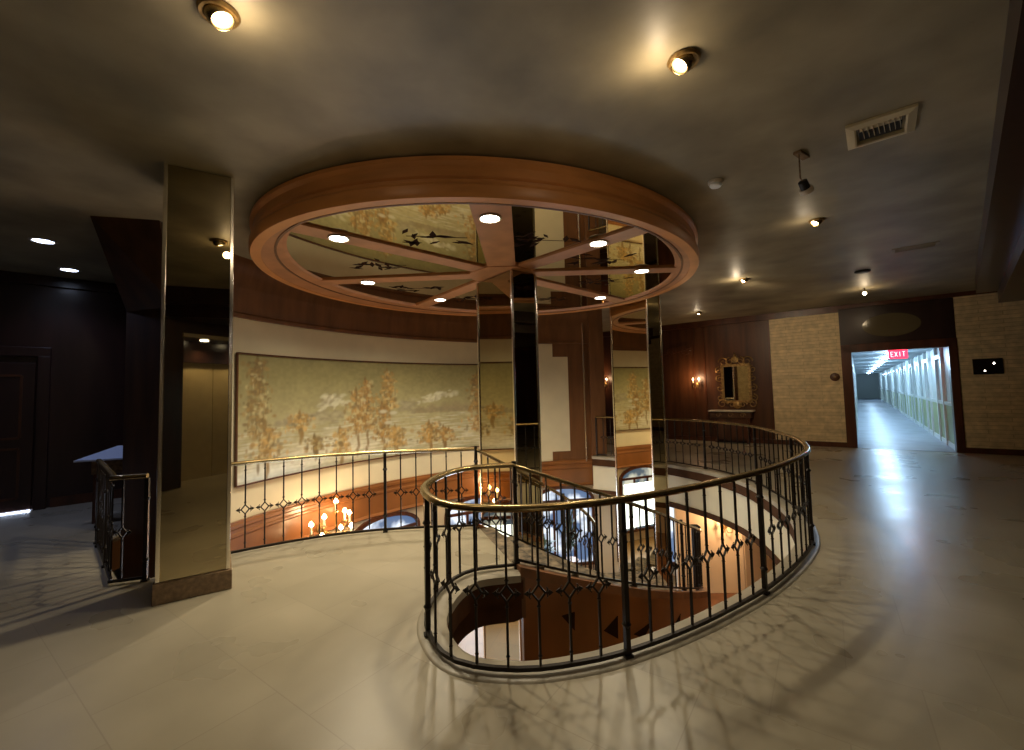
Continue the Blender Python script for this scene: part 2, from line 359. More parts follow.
for i,d in enumerate([2.9,6.2,10,14.5,20,27,35]):
    p=cp(5.5,d);e=empty('ceiling_light',(*p,2.40),cdir,'cool white round corridor ceiling light, %s from the doorway'%cdl[i],'ceiling light','corridor ceiling lights')
    MB().lathe([(.16,0),(.17,-.015),(.15,-.03),(.13,-.03)],n=20).build('trim_ring',M['corr_trim'],e,smooth=40)
    MB().lathe([(.125,-.012),(.125,-.034),(.06,-.045)],n=20).build('lens',M['corr_lamp'],e,smooth=40)
    light('POINT',(*p,2.2),44 if i<2 else 60,(.46,.72,1),.12)
# exit sign
e=empty('exit_sign',(*cp(5.48,.12),2.20),fang,'red glowing exit sign hanging in the bright corridor doorway','exit sign')
MB().box((0,0,0),(.34,.06,.20)).build('housing',M['exit'],e,bevel=.008)
tx=MB()
def glyph(mb,ch,x,z,h,w,t,y):
    S={'E':[((0,0),(0,1)),((0,1),(1,1)),((0,.5),(.8,.5)),((0,0),(1,0))],'X':[((0,0),(1,1)),((0,1),(1,0))],'I':[((.5,0),(.5,1))],'T':[((.5,0),(.5,1)),((0,1),(1,1))]}[ch]
    for a,b in S: mb.bar((x+a[0]*w,y,z+a[1]*h),(x+b[0]*w,y,z+b[1]*h),.006,t,up=(0,1,0))
for i,ch in enumerate('EXIT'):glyph(tx,ch,-.125+i*.068,-.055,.11,.045,.016,-.033)
tx.build('lettering',M['exit_text'],e)
MB().tube([(0,0,.10),(0,0,.2)],.012).build('mount',M['dark'],e)

# ---- outer walls
def wallseg(name,a,b,z0,z1,m,t=.1):
    a=np.array(a);b=np.array(b);c=(a+b)/2;d=b-a;return struct(MB().box((*c,(z0+z1)/2),(np.hypot(*d),t,z1-z0),rz=math.atan2(d[1],d[0])).build(name,m))
wallseg('wall_left',(-9.2,4.4),(-4.3,9.3),0,H,M['black_wood'])
wallseg('wall_left_side',(-9.1,-2.5),(-9.1,4.6),0,H,M['black_wood'])
wallseg('wall_left_return',(-4.4,9.3),(-3.9,5.9),0,H,M['black_wood'])
wallseg('wall_right',(13.1,-2.5),(13.1,9),0,H,M['dark_wood'])
wallseg('wall_back_left',(-9.1,-1.2),(.1,-1.2),0,H,M['black_wood'])
wallseg('wall_back_right',(2.3,-1.2),(13.1,-1.2),0,H,M['dark_wood'])
wallseg('wall_back_header',(.1,-1.2),(2.3,-1.2),2.74,H,M['black_wood'])
wallseg('trim_19',(.1,-1.19),(2.3,-1.19),2.68,2.74,M['vent'],.14)
wallseg('wall_elevator_side',(.1,-1.9),(.1,-1.2),0,2.74,M['black_wood'])
wallseg('wall_elevator_side_2',(2.3,-1.9),(2.3,-1.2),0,2.74,M['black_wood'])
wallseg('wall_end',(1.7,16.2),(4,13.9),-.8,H,M['dark_wood']) 
# elevator lobby seen only in the mirrors
struct(MB().box((1.2,-1.55,2.715),(2.3,.7,.05)).build('ceiling_elevator',M['black_wood']))
# the elevator
e=empty('elevator_door',(1.06,-1.80,0),0,'pair of beige elevator doors with a dark frame, seen reflected in the left mirrored column','elevator door')
for s in(-1,1): MB().box((s*.31,0,1.13),(.612,.04,2.26)).build('door_panel',M['elev'],e)
MB().box((-.74,.03,1.2),(.24,.12,2.4)).box((.74,.03,1.2),(.24,.12,2.4)).box((0,.03,2.38),(1.72,.12,.24)).build('door_frame',M['black_wood'],e)
MB().box((-.76,.10,1.15),(.10,.02,.24)).build('call_panel',M['chrome'],e)
struct(MB().box((1.2,-1.88,1.35),(2.3,.06,2.7)).build('wall_elevator',M['black_wood']))
for i,(x,y) in enumerate([(.7,-1.5),(1.5,-1.5)]):
    o=MB().lathe([(.07,0),(.07,-.02),(.03,-.025)],(x,y,2.69),16).build('recessed_light',M['lamp'],smooth=40);tag(o,'small recessed light above the elevator doors, %s one'%('left' if i else 'right'),'recessed light','elevator recessed lights');light('SPOT',(x,y,2.62),30,(1,.82,.55),.05,spot=math.radians(130),blend=1)

# left room details: door panels, baseboard
lw0=np.array([-9.2,4.4]);lwd=np.array([4.9,4.9])/math.hypot(4.9,4.9);lwn=np.array([lwd[1],-lwd[0]]);la=math.atan2(lwd[1],lwd[0])
def lbox(mb,s0,s1,z0,z1,o0,o1):
    p=lw0+lwd*(s0+s1)/2+lwn*(o0+o1)/2;return mb.box((*p,(z0+z1)/2),(s1-s0,o1-o0,z1-z0),rz=la)
d=empty('door_1',(*(lw0+lwd*2.1+lwn*.07),0),la);struct(d)
for s in(-.46,.46):
    MB().box((s,-.02,1.08),(.90,.05,2.12)).build('door_leaf',M['black_wood'],d,bevel=.01)
    q=MB()
    for zc,zh in((.55,.7),(1.5,.9)):
        q.box((s,-.05,zc+zh/2),(.62,.02,.03)).box((s,-.05,zc-zh/2),(.62,.02,.03)).box((s-.31,-.05,zc),(.03,.02,zh)).box((s+.31,-.05,zc),(.03,.02,zh))
    q.build('door_moulding',M['dark_wood'],d)
MB().box((-.99,-.03,1.12),(.14,.09,2.24)).box((.99,-.03,1.12),(.14,.09,2.24)).box((0,-.03,2.3),(2.12,.09,.14)).build('door_frame',M['black_wood'],d,bevel=.01)
MB().box((0,-.052,.008),(1.8,.02,.014)).build('light_gap',M['blue_lamp'],d)  # glowing strip stands in for light spilling under the door
MB().tube([(-.08,-.1,1.0),(-.08,-.1,1.2)],.012).build('door_handle',M['chrome'],d)
MB().tube([(.08,-.1,1.0),(.08,-.1,1.2)],.012).build('door_handle',M['chrome'],d)
q=MB();lbox(q,0,1.0,0,.14,.05,.08);lbox(q,3.2,6.9,0,.14,.05,.08);struct(q.build('baseboard_left',M['dark_wood']))
q=MB();lbox(q,0,6.9,3.30,H,.05,.12);lbox(q,0,6.9,1.95,2.02,.05,.08) if 0 else None;struct(q.build('trim_20',M['black_wood']))

# ---------------------------------------------------------------- dark ceiling beams on the right
b=np.array([.714,.70]);bn=np.array([.70,-.714])
def beam(name,s0,s1,o0,o1,z0,z1,m):
    p0=np.array([2.54,2.10]);P=[p0+b*s0+bn*o0,p0+b*s1+bn*o0,p0+b*s1+bn*o1,p0+b*s0+bn*o1]
    return MB().prism([tuple(p) for p in P],z0,z1)
struct(beam('x',-4.4,8.75,0,1.6,3.18,H,0).build('trim_21',M['black_wood']))
struct(beam('x',-4.4,8.95,.28,1.6,2.98,3.18,0).build('trim_22',M['black_wood']))

# ---------------------------------------------------------------- mirrored columns
def column(N,u,lu,lv,z0,z1,label,m=M['mirror'],base=None,ms=None):
    u=np.array(u)/np.hypot(*u);v=np.array([u[1],-u[0]])     # perpendicular, to the right/back
    N=np.array(N);c=N+u*lu/2+v*lv/2;a=math.atan2(u[1],u[0])
    e=empty('mirrored_column',(*c,z0),a,label,'column');h=z1-z0
    bz=base or 0
    MB().box((0,0,h/2),(lu-.03,lv-.03,h)).build('core',M['dark'],e)
    t=.006
    for sx,sy,w_ in((0,1,lu),(0,-1,lu),(1,0,lv),(-1,0,lv)):
        mb=MB()
        if sx==0: mb.box((0,sy*(lv/2-.008),bz+(h-bz)/2),(w_-.03,t,h-bz-.01))
        else: mb.box((sx*(lu/2-.008),0,bz+(h-bz)/2),(t,w_-.03,h-bz-.01))
        mb.build('mirror_panel',(ms or {}).get((sx,sy),m),e)
    for sx in(-1,1):
        for sy in(-1,1):
            MB().box((sx*(lu/2-.006),sy*(lv/2-.006),bz+(h-bz)/2),(.028,.028,h-bz-.01)).build('edge_strip',M['chrome'],e,bevel=.004)
    if base: MB().box((0,0,base/2),(lu+.045,lv+.045,base)).build('granite_base',M['granite'],e,bevel=.006)
    return e
column((-2.358,3.688),(-.42,-.28),.465,.55,0,H,'bronze mirrored column on a granite base, foremost on the left, beside the short railing',base=.155)
column((.02,5.48),(-.596,.803),.82,.40,LOW,3.09,'tall bronze mirrored column in the middle, rising through the stairwell to the round canopy hub')
column((2.49,8.0),(-.596,.803),.86,.42,LOW,H,'mirrored column behind the canopy on the right, showing an arched window reflection',ms={(0,1):M['mirror2'],(0,-1):M['mirror2']})

# ---------------------------------------------------------------- canopy
EC=np.array([-.25,6.21]);
def ell(a,A,B,th=math.radians(42),c=EC):
    x=A*math.cos(a-th);y=B*math.sin(a-th);return (c[0]+x*math.cos(th)-y*math.sin(th),c[1]+x*math.sin(th)+y*math.cos(th))
def ellray(ang,A,B,origin,th=math.radians(57),EC=np.array([-.13,6.02])):
    # distance from origin along bearing ang to the ellipse
    d=np.array([math.cos(ang),math.sin(ang)]);R=np.array([[math.cos(th),math.sin(th)],[-math.sin(th),math.cos(th)]])
    o=R@(np.array(origin)-EC)/np.array([A,B]);k=R@d/np.array([A,B])
    a=k@k;b_=2*o@k;c=o@o-1;t=(-b_+math.sqrt(b_*b_-4*a*c))/(2*a);return t
AO,BO=2.99,2.65;AI,BI=2.76,2.24
can=empty('ceiling_canopy',(EC[0],EC[1],3.1),0,'large oval cherry wood ceiling canopy with mirrored spoke panels above the stairwell','ceiling canopy')
def cs(pts): return [(p[0]-EC[0],p[1]-EC[1],*( [p[2]-3.1] if len(p)>2 else [])) for p in pts]
path=[(*ell(q,AO,BO),3.1) for q in np.linspace(0,2*PI,121)[:-1]]
# ccw: left of travel = inward
prof=[(.05,0),(.0,.0),(-.015,.03),(-.015,.10),(.0,.125),(.0,.15),(.035,.17),(.02,.19),(.02,.27),(-.01,.30),(-.01,.335),(.02,.348),(.10,.348),(.10,.0)]
MB().sweep(cs(path),prof,closed=True).build('rim',M['canopy_wood'],can,smooth=30)
HB=np.array([-.09,5.80])
ang=[math.radians(a) for a in(-1,44,89,134-5,176,224,268.5,312)]
ang[3]=math.radians(127)
mb=MB();v=[];n_=120
for q in np.linspace(0,2*PI,n_+1)[:-1]:
    lo=ellray(q,AO-.085,BO-.085,HB,math.radians(42),EC);li=min(ellray(q,AI,BI,HB),lo-.05)
    for l,z in((lo,.004),(lo,.04),(li,.04),(li,.022),(li+.03,.004)):
        v.append((HB[0]+l*math.cos(q)-EC[0],HB[1]+l*math.sin(q)-EC[1],z))
mb.add(v,[(a*5+k,((a+1)%n_)*5+k,((a+1)%n_)*5+(k+1)%5,a*5+(k+1)%5) for a in range(n_) for k in range(5)]);mb.build('soffit_ring',M['soffit_wood'],can,smooth=30)
mb=MB();v=[]
for q in np.linspace(0,2*PI,n_+1)[:-1]:
    lo=ellray(q,AO-.085,BO-.085,HB,math.radians(42),EC);li=min(ellray(q,AI,BI,HB),lo-.05);lm_=(lo*.45+li*.55)
    for l,z in((lm_+.012,-.004),(lm_+.012,.01),(lm_-.012,.01),(lm_-.012,-.004)):v.append((HB[0]+l*math.cos(q)-EC[0],HB[1]+l*math.sin(q)-EC[1],z))
mb.add(v,[(a*4+k,((a+1)%n_)*4+k,((a+1)%n_)*4+(k+1)%4,a*4+(k+1)%4) for a in range(n_) for k in range(4)]);mb.build('soffit_bead',M['wood'],can,smooth=30)
mb=MB();mb.prism([(HB[0]-EC[0]+.46*math.cos(q+.39),HB[1]-EC[1]+.46*math.sin(q+.39)) for q in np.arange(8)*PI/4],-.005,.06);mb.build('hub',M['soffit_wood'],can)
for k,a_ in enumerate(ang):
    L=min(ellray(a_,AI+.05,BI+.05,HB),ellray(a_,AO-.1,BO-.1,HB,math.radians(42),EC));d=np.array([math.cos(a_),math.sin(a_)]);n=np.array([-d[1],d[0]])
    W=.12 if k!=6 else .175
    P=[HB+d*.3-n*W,HB+d*L-n*W,HB+d*L+n*W,HB+d*.3+n*W]
    MB().prism(cs([tuple(p) for p in P]),.003,.05).build('spoke',M['soffit_wood'],can,bevel=.008)
    a2=ang[(k+1)%8]+(2*PI if k==7 else 0)
    Q=[tuple(HB)]
    for q in np.linspace(a_,a2,14):
        l=min(ellray(q,AI+.06,BI+.06,HB),ellray(q,AO-.06,BO-.06,HB,math.radians(42),EC));Q.append((HB[0]+l*math.cos(q),HB[1]+l*math.sin(q)))
    pn=MB().prism(cs(Q),.024,.030).build('mirror_panel',M['mirror2'],can)
    # painted leaf sprig near the middle of each panel
    am=(a_+a2)/2;lm=ellray(am,AI,BI,HB)*.62;c=HB+lm*np.array([math.cos(am),math.sin(am)])-EC;mb=MB()
    for j in range(15):
        o=c+np.array([random.uniform(-.34,.34),random.uniform(-.2,.2)]);t=random.uniform(0,PI);l=random.uniform(.06,.11)
        dx=np.array([math.cos(t),math.sin(t)])*l;dn=np.array([-dx[1],dx[0]])*.32
        mb.prism([tuple(o-dx),tuple(o-dn),tuple(o+dx),tuple(o+dn)],.0222,.0235)
    mb.bar((c[0]-.3,c[1]-.05,.023),(c[0]+.3,c[1]+.05,.023),.012,.001)
    mb.build('leaf_motif',M['stringer_dark'],pn)
where=['right, over the right mirrored column','far right spoke behind the column','far spoke hidden behind the middle column','far left spoke','left spoke','near left spoke','near spoke in front of the middle column','near right spoke']
LP=[(1.80,5.92),(1.57,7.6),(-.08,7.95),(-1.2,7.45),(-2.02,6.18),(-1.73,4.39),(-.17,3.97),(.98,4.74)]
LW=[100,150,170,190,215,175,75,75]
for (x,y),wn,lw_ in zip(LP,where,LW):
    x*=.9686;y*=.9686
    e=empty('canopy_downlight',(x,y,3.098),0,'round white downlight in the wooden canopy, '+wn,'downlight','canopy downlights')
    MB().lathe([(.10,0.0),(.105,-.006),(.095,-.012),(.085,-.006)],n=24).build('trim_ring',M['vent'],e,smooth=40)
    MB().lathe([(.084,-.002),(.084,-.008),(.03,-.012)],n=24).build('lens',M['lamp'],e,smooth=40)
    light('SPOT',(x,y,3.06),lw_,(1,.86,.62),.045,spot=math.radians(146),blend=1)

# ---------------------------------------------------------------- railings
def baluster_mesh(h=.87,zd=.43):
    mb=MB();t=.007
    mb.bar((0,0,.05),(0,0,zd-.04),.013,.013);mb.bar((0,0,zd+.04),(0,0,h),.013,.013)
    D=[(0,0,zd-.045),(.036,0,zd),(0,0,zd+.045),(-.036,0,zd)]
    for i in range(4): mb.bar(D[i],D[(i+1)%4],.010,.011,up=(0,1,0))
    for s in(-1,1):
        mb.bar((s*.036,0,zd),(s*.07,0,zd),.008,.009)
        mb.add([(s*.058,-.004,zd-.016),(s*.058,.004,zd-.016),(s*.083,0,zd),(s*.058,-.004,zd+.016),(s*.058,.004,zd+.016),(s*.05,0,zd)],[(0,1,2),(3,4,2),(0,2,3),(1,4,2),(0,3,5),(1,5,4),(0,5,1),(3,4,5)])
        mb.tube([(s*.045,0,zd-.002),(s*.052,0,zd+.02),(s*.044,0,zd+.028)],.004,5);mb.tube([(s*.045,0,zd+.002),(s*.052,0,zd-.02),(s*.044,0,zd-.028)],.004,5)
    for z in(zd-.07,zd+.07,.10,h-.05):mb.lathe([(.007,-.008),(.013,0),(.007,.008)],(0,0,z),6)
    return mb
BAL=baluster_mesh().mesh('baluster',M['iron'])
pmb=MB();pmb.bar((0,0,-.0),(0,0,.875),.030,.030).lathe([(.015,-.02),(.028,0),(.015,.02)],(0,0,.18),10).lathe([(.015,-.02),(.028,0),(.015,.02)],(0,0,.70),10).box((0,0,.008),(.05,.05,.016))
POST=pmb.mesh('post',M['iron'])
def railing(name,path,label,post_every=8,spacing=.172,base=.045,postz=0,top=M['brass'],first=True,hs=1.):
    # path (x,y,z) where z is the walking surface; parts in world coords under an empty at the origin of the rail
    o=np.array(path[0]);e=empty(name,tuple(o),0,label,'railing')
    P=[np.array(p)-o for p in path]
    w=.028
    MB().sweep([tuple(p) for p in P],[(o_,z_+.875*(hs-1)) for o_,z_ in [(-w,.885),(-w*.9,.905),(-w*.4,.915),(w*.4,.915),(w*.9,.905),(w,.885),(w*.5,.875),(-w*.5,.875)]]).build('top_rail',top,e,smooth=50)
    MB().sweep([tuple(p) for p in P],[(-.012,base+.02),(.012,base+.02),(.012,base+.042),(-.012,base+.042)]).build('bottom_rail',M['iron'],e)
    q=resample(P,step=spacing);n=len(q)
    for i,p in enumerate(q):
        a=q[max(i-1,0)];b_=q[min(i+1,n-1)];rz=math.atan2(b_[1]-a[1],b_[0]-a[0])
        isp=(i%post_every==0) or i==n-1
        c=bpy.data.objects.new('post' if isp else 'baluster',POST if isp else BAL);col.objects.link(c);c.parent=e
        c.location=(p[0],p[1],p[2]+(base-.0 if isp else base*.6));c.rotation_euler.z=rz;c.scale.z=hs
        if isp: c.location.z=p[2]+base*.98
    return e
railing('oval_railing',[(*p,0) for p in oval[::2]],'long wrought iron railing with brass handrail curving around the oval stairwell opening',post_every=8,base=.012,hs=1.008,spacing=.1750)
railing('gallery_railing',[(*p,0) for p in lrail],'wrought iron railing with gold handrail along the floor edge in front of the mural',post_every=9,base=.0)
railing('corner_railing',[(*p,0) for p in resample([(-3.20,3.88),(-3.44,3.80)],step=.1)]+[(*p,0) for p in resample([(-3.46,3.84),(-4.10,4.45),(-4.60,4.92)],step=.15)],'short dark iron corner railing on the left, between the mirrored column and the dark pier',post_every=5,base=.0)

# ---------------------------------------------------------------- staircase
SC=np.array([-1.36,7.6]);RO,RI=3.94,2.66;A0=-69.8
def sp(a,r): a=math.radians(a);return (SC[0]+r*math.cos(a),SC[1]+r*math.sin(a))
st=empty('curved_staircase',(*sp(A0,3.3),LOW),0,'curved staircase with wooden sides descending from the gallery into the stairwell','staircase')
so=np.array([*sp(A0,3.3),LOW]);loc=lambda p:(p[0]-so[0],p[1]-so[1])
def ro(a,k=0): t=min(1,max(0,(a+34)/26));return RO+.30*t*t*(3-2*t)+k
NT=11;dz=1.62/NT;AS=-66.;da=(66-7.5)/NT
def tread(a0,a1,ri,ro_,z,mb):
    P=[sp(a,ri) for a in np.linspace(a0,a1,5)]+[sp(a,ro_(a) if callable(ro_) else ro_) for a in np.linspace(a1,a0,8)]
    mb.prism([loc(p) for p in P],z-.045-LOW,z-LOW)
slope=lambda a:-(a-A0)/(-7.5-A0)*1.62
def addstep(a0,a1,ri,ro_,z):
    mb=MB();tread(a0-.5,a1,ri,ro_,z,mb);t=mb.build('tread',M['tread'],st)
    r=MB();P=[loc(sp(a1,ri)),loc(sp(a1,ro_(a1) if callable(ro_) else ro_))];r.bar((*P[0],z-.12-LOW),(*P[1],z-.12-LOW),.02,.15);r.build('riser',M['riser'],t)
addstep(A0,AS,RI,ro,-.001)
for i in range(NT): addstep(AS+i*da,AS+(i+1)*da,RI,ro,-dz*(i+1))
zl=-dz*NT
addstep(-7.5,4,RI,3.80,zl-.001)
for i in range(6): addstep(4+i*6.3,4+(i+1)*6.3,RI,3.36,zl-(i+1)*(abs(LOW-zl)/7))
# solid outer side down to the lower floor (follows the slope), inner string
def side(r,a0,a1,z0f,top,w,mb,n=40):
    aa=np.linspace(a0,a1,n);v=[]
    for a in aa:
        rb=r(a) if callable(r) else r
        for rr,z in((rb,z0f(a)),(rb+w,z0f(a)),(rb+w,top(a)),(rb,top(a))):
            x,y=loc(sp(a,rr));v.append((x,y,z-LOW))
    f=[(i*4+q,(i+1)*4+q,(i+1)*4+(q+1)%4,i*4+(q+1)%4) for i in range(n-1) for q in range(4)]+[(0,1,2,3),(4*n-4,4*n-3,4*n-2,4*n-1)]
    mb.add(v,f)

mb=MB();side(ro,A0+.4,-7.5,lambda a:LOW,lambda a:slope(a)+.03,.05,mb);mb.build('outer_side',M['stringer'],st,smooth=40)
mb=MB();side(lambda a:ro(a)-.02,A0,-7.5,lambda a:slope(a)-.02,lambda a:slope(a)+.06,.10,mb);mb.build('outer_string_cap',M['riser'],st,smooth=40)
mb=MB();side(RI-.05,A0,-7.5,lambda a:slope(a)-.42,lambda a:slope(a)+.06,.05,mb);mb.build('inner_string',M['stringer'],st,smooth=40)
# dark brown triangles on the outer side
mb=MB()
for tr in ([(-64.1,-.44),(-62.1,-.44),(-62.2,-.60)],[(-57.3,-.70),(-54.6,-.62),(-54.7,-.83)],[(-51.3,-.87),(-46.6,-.86),(-49.0,-.97)],[(-40,-1.12),(-35.5,-1.08),(-37,-1.26)]):
    v=[]
    for rr in(ro(tr[0][0])+.048,ro(tr[0][0])+.056):
        for aa,z in tr:
            x,y=loc(sp(aa,rr));v.append((x,y,z-LOW))
    MB().add(v,[(0,1,2),(3,4,5),(0,1,4,3),(1,2,5,4),(2,0,3,5)]).build('side_triangle',M['stringer_dark'],st)
def srail(name,r,label):
    P=[]
    for a in np.linspace(A0,-7.5,40): P.append((*sp(a,r(a) if callable(r) else r),slope(a)))
    return railing(name,P,label,post_every=9,spacing=.165,base=.06)
srail('stair_railing',lambda a:ro(a)-.02,'iron stair railing with brass handrail on the outer, nearer side of the curved stairs')
srail('stair_railing',RI+.0,'iron stair railing on the inner side of the curved stairs, nearer the mural')
nw=MB().box((0,0,.48),(.10,.10,.96)).box((0,0,.97),(.13,.13,.03))
o=nw.build('newel_post',M['iron'],bevel=.01,loc=(*sp(-6.9,ro(-6.9)-.02),zl));tag(o,'thick dark newel post at the foot of the outer stair railing','newel post')

# ---------------------------------------------------------------- lower level walls, windows, sconces
wallseg('wall_lower_alcove',(3.35,9.45),(4.72,9.42),LOW,LC,M['lowwall'],.08)
wallseg('wall_lower_right',(4.75,9.45),(7.4,11.6),LOW,LC,M['lowwall'],.08)
wallseg('wall_lower_end',(7.4,11.6),(9.6,2),LOW,LC,M['lowwall'],.1)
wallseg('wall_lower_near',(9.6,2),(4,-2),LOW,LC,M['lowwall'],.1)
wallseg('wall_lower_front',(4,-2),(-5,-2),LOW,LC,M['lowwall'],.1)
wallseg('wall_lower_left',(-5,-2),(-5,6),LOW,LC,M['lowwall'],.1)
def arch_window(idx,ac,w_,zb=-2.45,zs=-1.0,zt=-.69,r=WR-.02):
    cx_,cy_=wp(ac,r);rz=math.radians(ac)+PI/2
    e=empty('window_%d'%idx,(cx_,cy_,zb),rz);struct(e)
    def out(w,s=1.,n=14):
        P=[(-w/2,0),(w/2,0),(w/2,zs-zb)]
        for k in range(1,n): q=PI*k/n;P.append((w/2*math.cos(q),zs-zb+(zt-zs)*s*math.sin(q)))
        P.append((-w/2,zs-zb));return P
    P=out(w_-.04,.95);m=len(P);yv=[.06,.045]
    v=[(x,y,z) for y in yv for x,z in P];MB().add(v,[tuple(range(m)),tuple(range(m,2*m))]+[(i,(i+1)%m,(i+1)%m+m,i+m) for i in range(m)]).build('pane',M['pane'],e)
    f=MB();P=out(w_,1)
    for i in range(m): a,b_=P[i],P[(i+1)%m];f.bar((a[0],.075,a[1]),(b_[0],.075,b_[1]),.07,.06,up=(0,1,0)) 
    f.bar((-w_/2,.075,zs-zb),(w_/2,.075,zs-zb),.06,.05,up=(0,1,0))
    for x in(-w_/6,w_/6): f.bar((x,.075,0),(x,.075,zs-zb),.05,.035,up=(0,1,0))
    f.build('window_frame',M['dark_wood'],e)
    return e
arch_window(1,158.8,1.42);arch_window(2,139.3,1.42);arch_window(3,119.8,1.42);arch_window(4,100.2,1.42);arch_window(5,81.5,1.42)
ex=empty('window_6',(4.1,9.39,0),0);struct(ex)
bpy.data.objects.remove(ex)
e=empty('window_6',(3.0,10.0,LOW),0);struct(e)
MB().box((0,0,1.0),(.75,.03,1.75)).build('pane',M['pane'],e)
MB().box((-.4,0,1.0),(.06,.07,1.85)).box((.4,0,1.0),(.06,.07,1.85)).box((0,0,1.9),(.86,.07,.06)).box((0,0,.1),(.86,.07,.06)).box((0,0,1.3),(.8,.05,.05)).build('window_frame',M['dark_wood'],e)

def candelabra(loc,rz,label,n=5,scale=1,power=25,fat=1):
    e=empty('wall_candelabra',loc,rz,label,'wall lamp','candle wall lamps')
    s=scale
    MB().lathe([(.05*s,0),(.06*s,.015),(.03*s,.03)],ax=Matrix.Rotation(-PI/2,3,'X'),n=16).build('backplate',M['gold'],e,smooth=40)
    arms=[(-.26,.18,.02),(-.14,.24,.08),(0,.26,.22),(.14,.24,.08),(.26,.18,.02),(-.20,.28,-.10),(.20,.28,-.10),(0,.34,-.06)][:n] if n>2 else [(-.08,.12,.05),(.08,.12,.05)][:n] if n==2 else [(0,.1,.05)]
    for x,y,z in arms:
        x,y,z=x*s,y*s,z*s
        a=MB().tube([(0,.02,-.02),(x*.4,y*.5,-.10*s),(x*.85,y*.95,-.08*s),(x,y,z-.04*s)],.007*s,6);a.lathe([(.006*s,-.03*s),(.025*s,-.01*s),(.028*s,0)],(x,y,z),10)
        arm=a.build('arm',M['gold'],e,smooth=50)
        MB().lathe([(.011*s,0),(.011*s,.08*s)],(x,y,z),10).build('candle_sleeve',M['ivory'],arm)
        MB().lathe([(.006*s,0),(.016*s*fat,.018*s),(.013*s*fat,.035*s),(.002*s,.06*s)],(x,y,z+.08*s),8).build('bulb',M['flame'],arm,smooth=60)
    R=Matrix.Rotation(rz,3,'Z');p=Vector(loc)+R@Vector((0,.22*s+.12,.18*s))
    if power: light('POINT',p,power,(1,.60,.32),.05)
    return e
# tall cluster on the curved wall's wood band
def on_wall(a,z): return (*wp(a,WR-.05),z)
def wrz(a): return math.radians(a)+PI/2
candelabra(on_wall(151.6,-.58),wrz(151.6),'large many-armed lit candle lamp on the wood band below the mural',8,1.4,24,1.6)
candelabra(on_wall(117.3,-.58),wrz(117.3),'lit candle lamp on the wood band just left of the middle mirrored column',3,.9,12)
candelabra((4.35,9.38,-1.35),PI,'glowing candle lamp on the cream lower wall at the right of the stairwell',2,1.3,45)
def far_sconce(s,z,label,p=14):
    q=fw(s,.02);return candelabra((*q,z),fang+PI,label,2,1.0,p)
far_sconce(1.02,1.62,'small lit sconce on the dark wood wall left of the gilt mirror',14)
far_sconce(-1.88,1.72,'small lit sconce on the dark wood far wall left of the right mirrored column',7)
# plants / dark shrub outside seen at the lower windows are part of the panes' tone; potted plant by the window
pt=empty('potted_plant',(.6,9.85,LOW),0,'dark leafy potted plant on the lower floor, seen between the stair railings','plant')
MB().lathe([(.16,0),(.22,.30),(.24,.34),(.20,.34)],n=20).build('pot',M['stringer'],pt,smooth=40)
lv=MB()
for i in range(90):
    a=random.uniform(0,2*PI);el=random.uniform(.1,1.3);l=random.uniform(.22,.44);d=Vector((math.cos(a)*math.cos(el),math.sin(a)*math.cos(el),math.sin(el)))
    b0=Vector((0,0,.4+random.uniform(0,.5)));tip=b0+d*l;mid=b0+d*l*.55;n=d.cross(Vector((0,0,1))).normalized()*.035
    lv.add([b0,mid+n,tip-Vector((0,0,.08)),mid-n],[(0,1,2,3)])
lv.build('foliage',mat('dark_green_leaves',(.02,.05,.03),.5),pt)
p2=copy_tree(pt);p2.location=(1.2,9.97,LOW);p2.scale=(.7,.7,1.65);p2.rotation_euler.z=1.1;tag(p2,'taller dark potted plant against the bright arched window below the wood pier','plant','potted plants by the lower windows')
pt['group']='potted plants by the lower windows';pt['label']='shorter dark potted plant left of the taller one by the lower arched window'

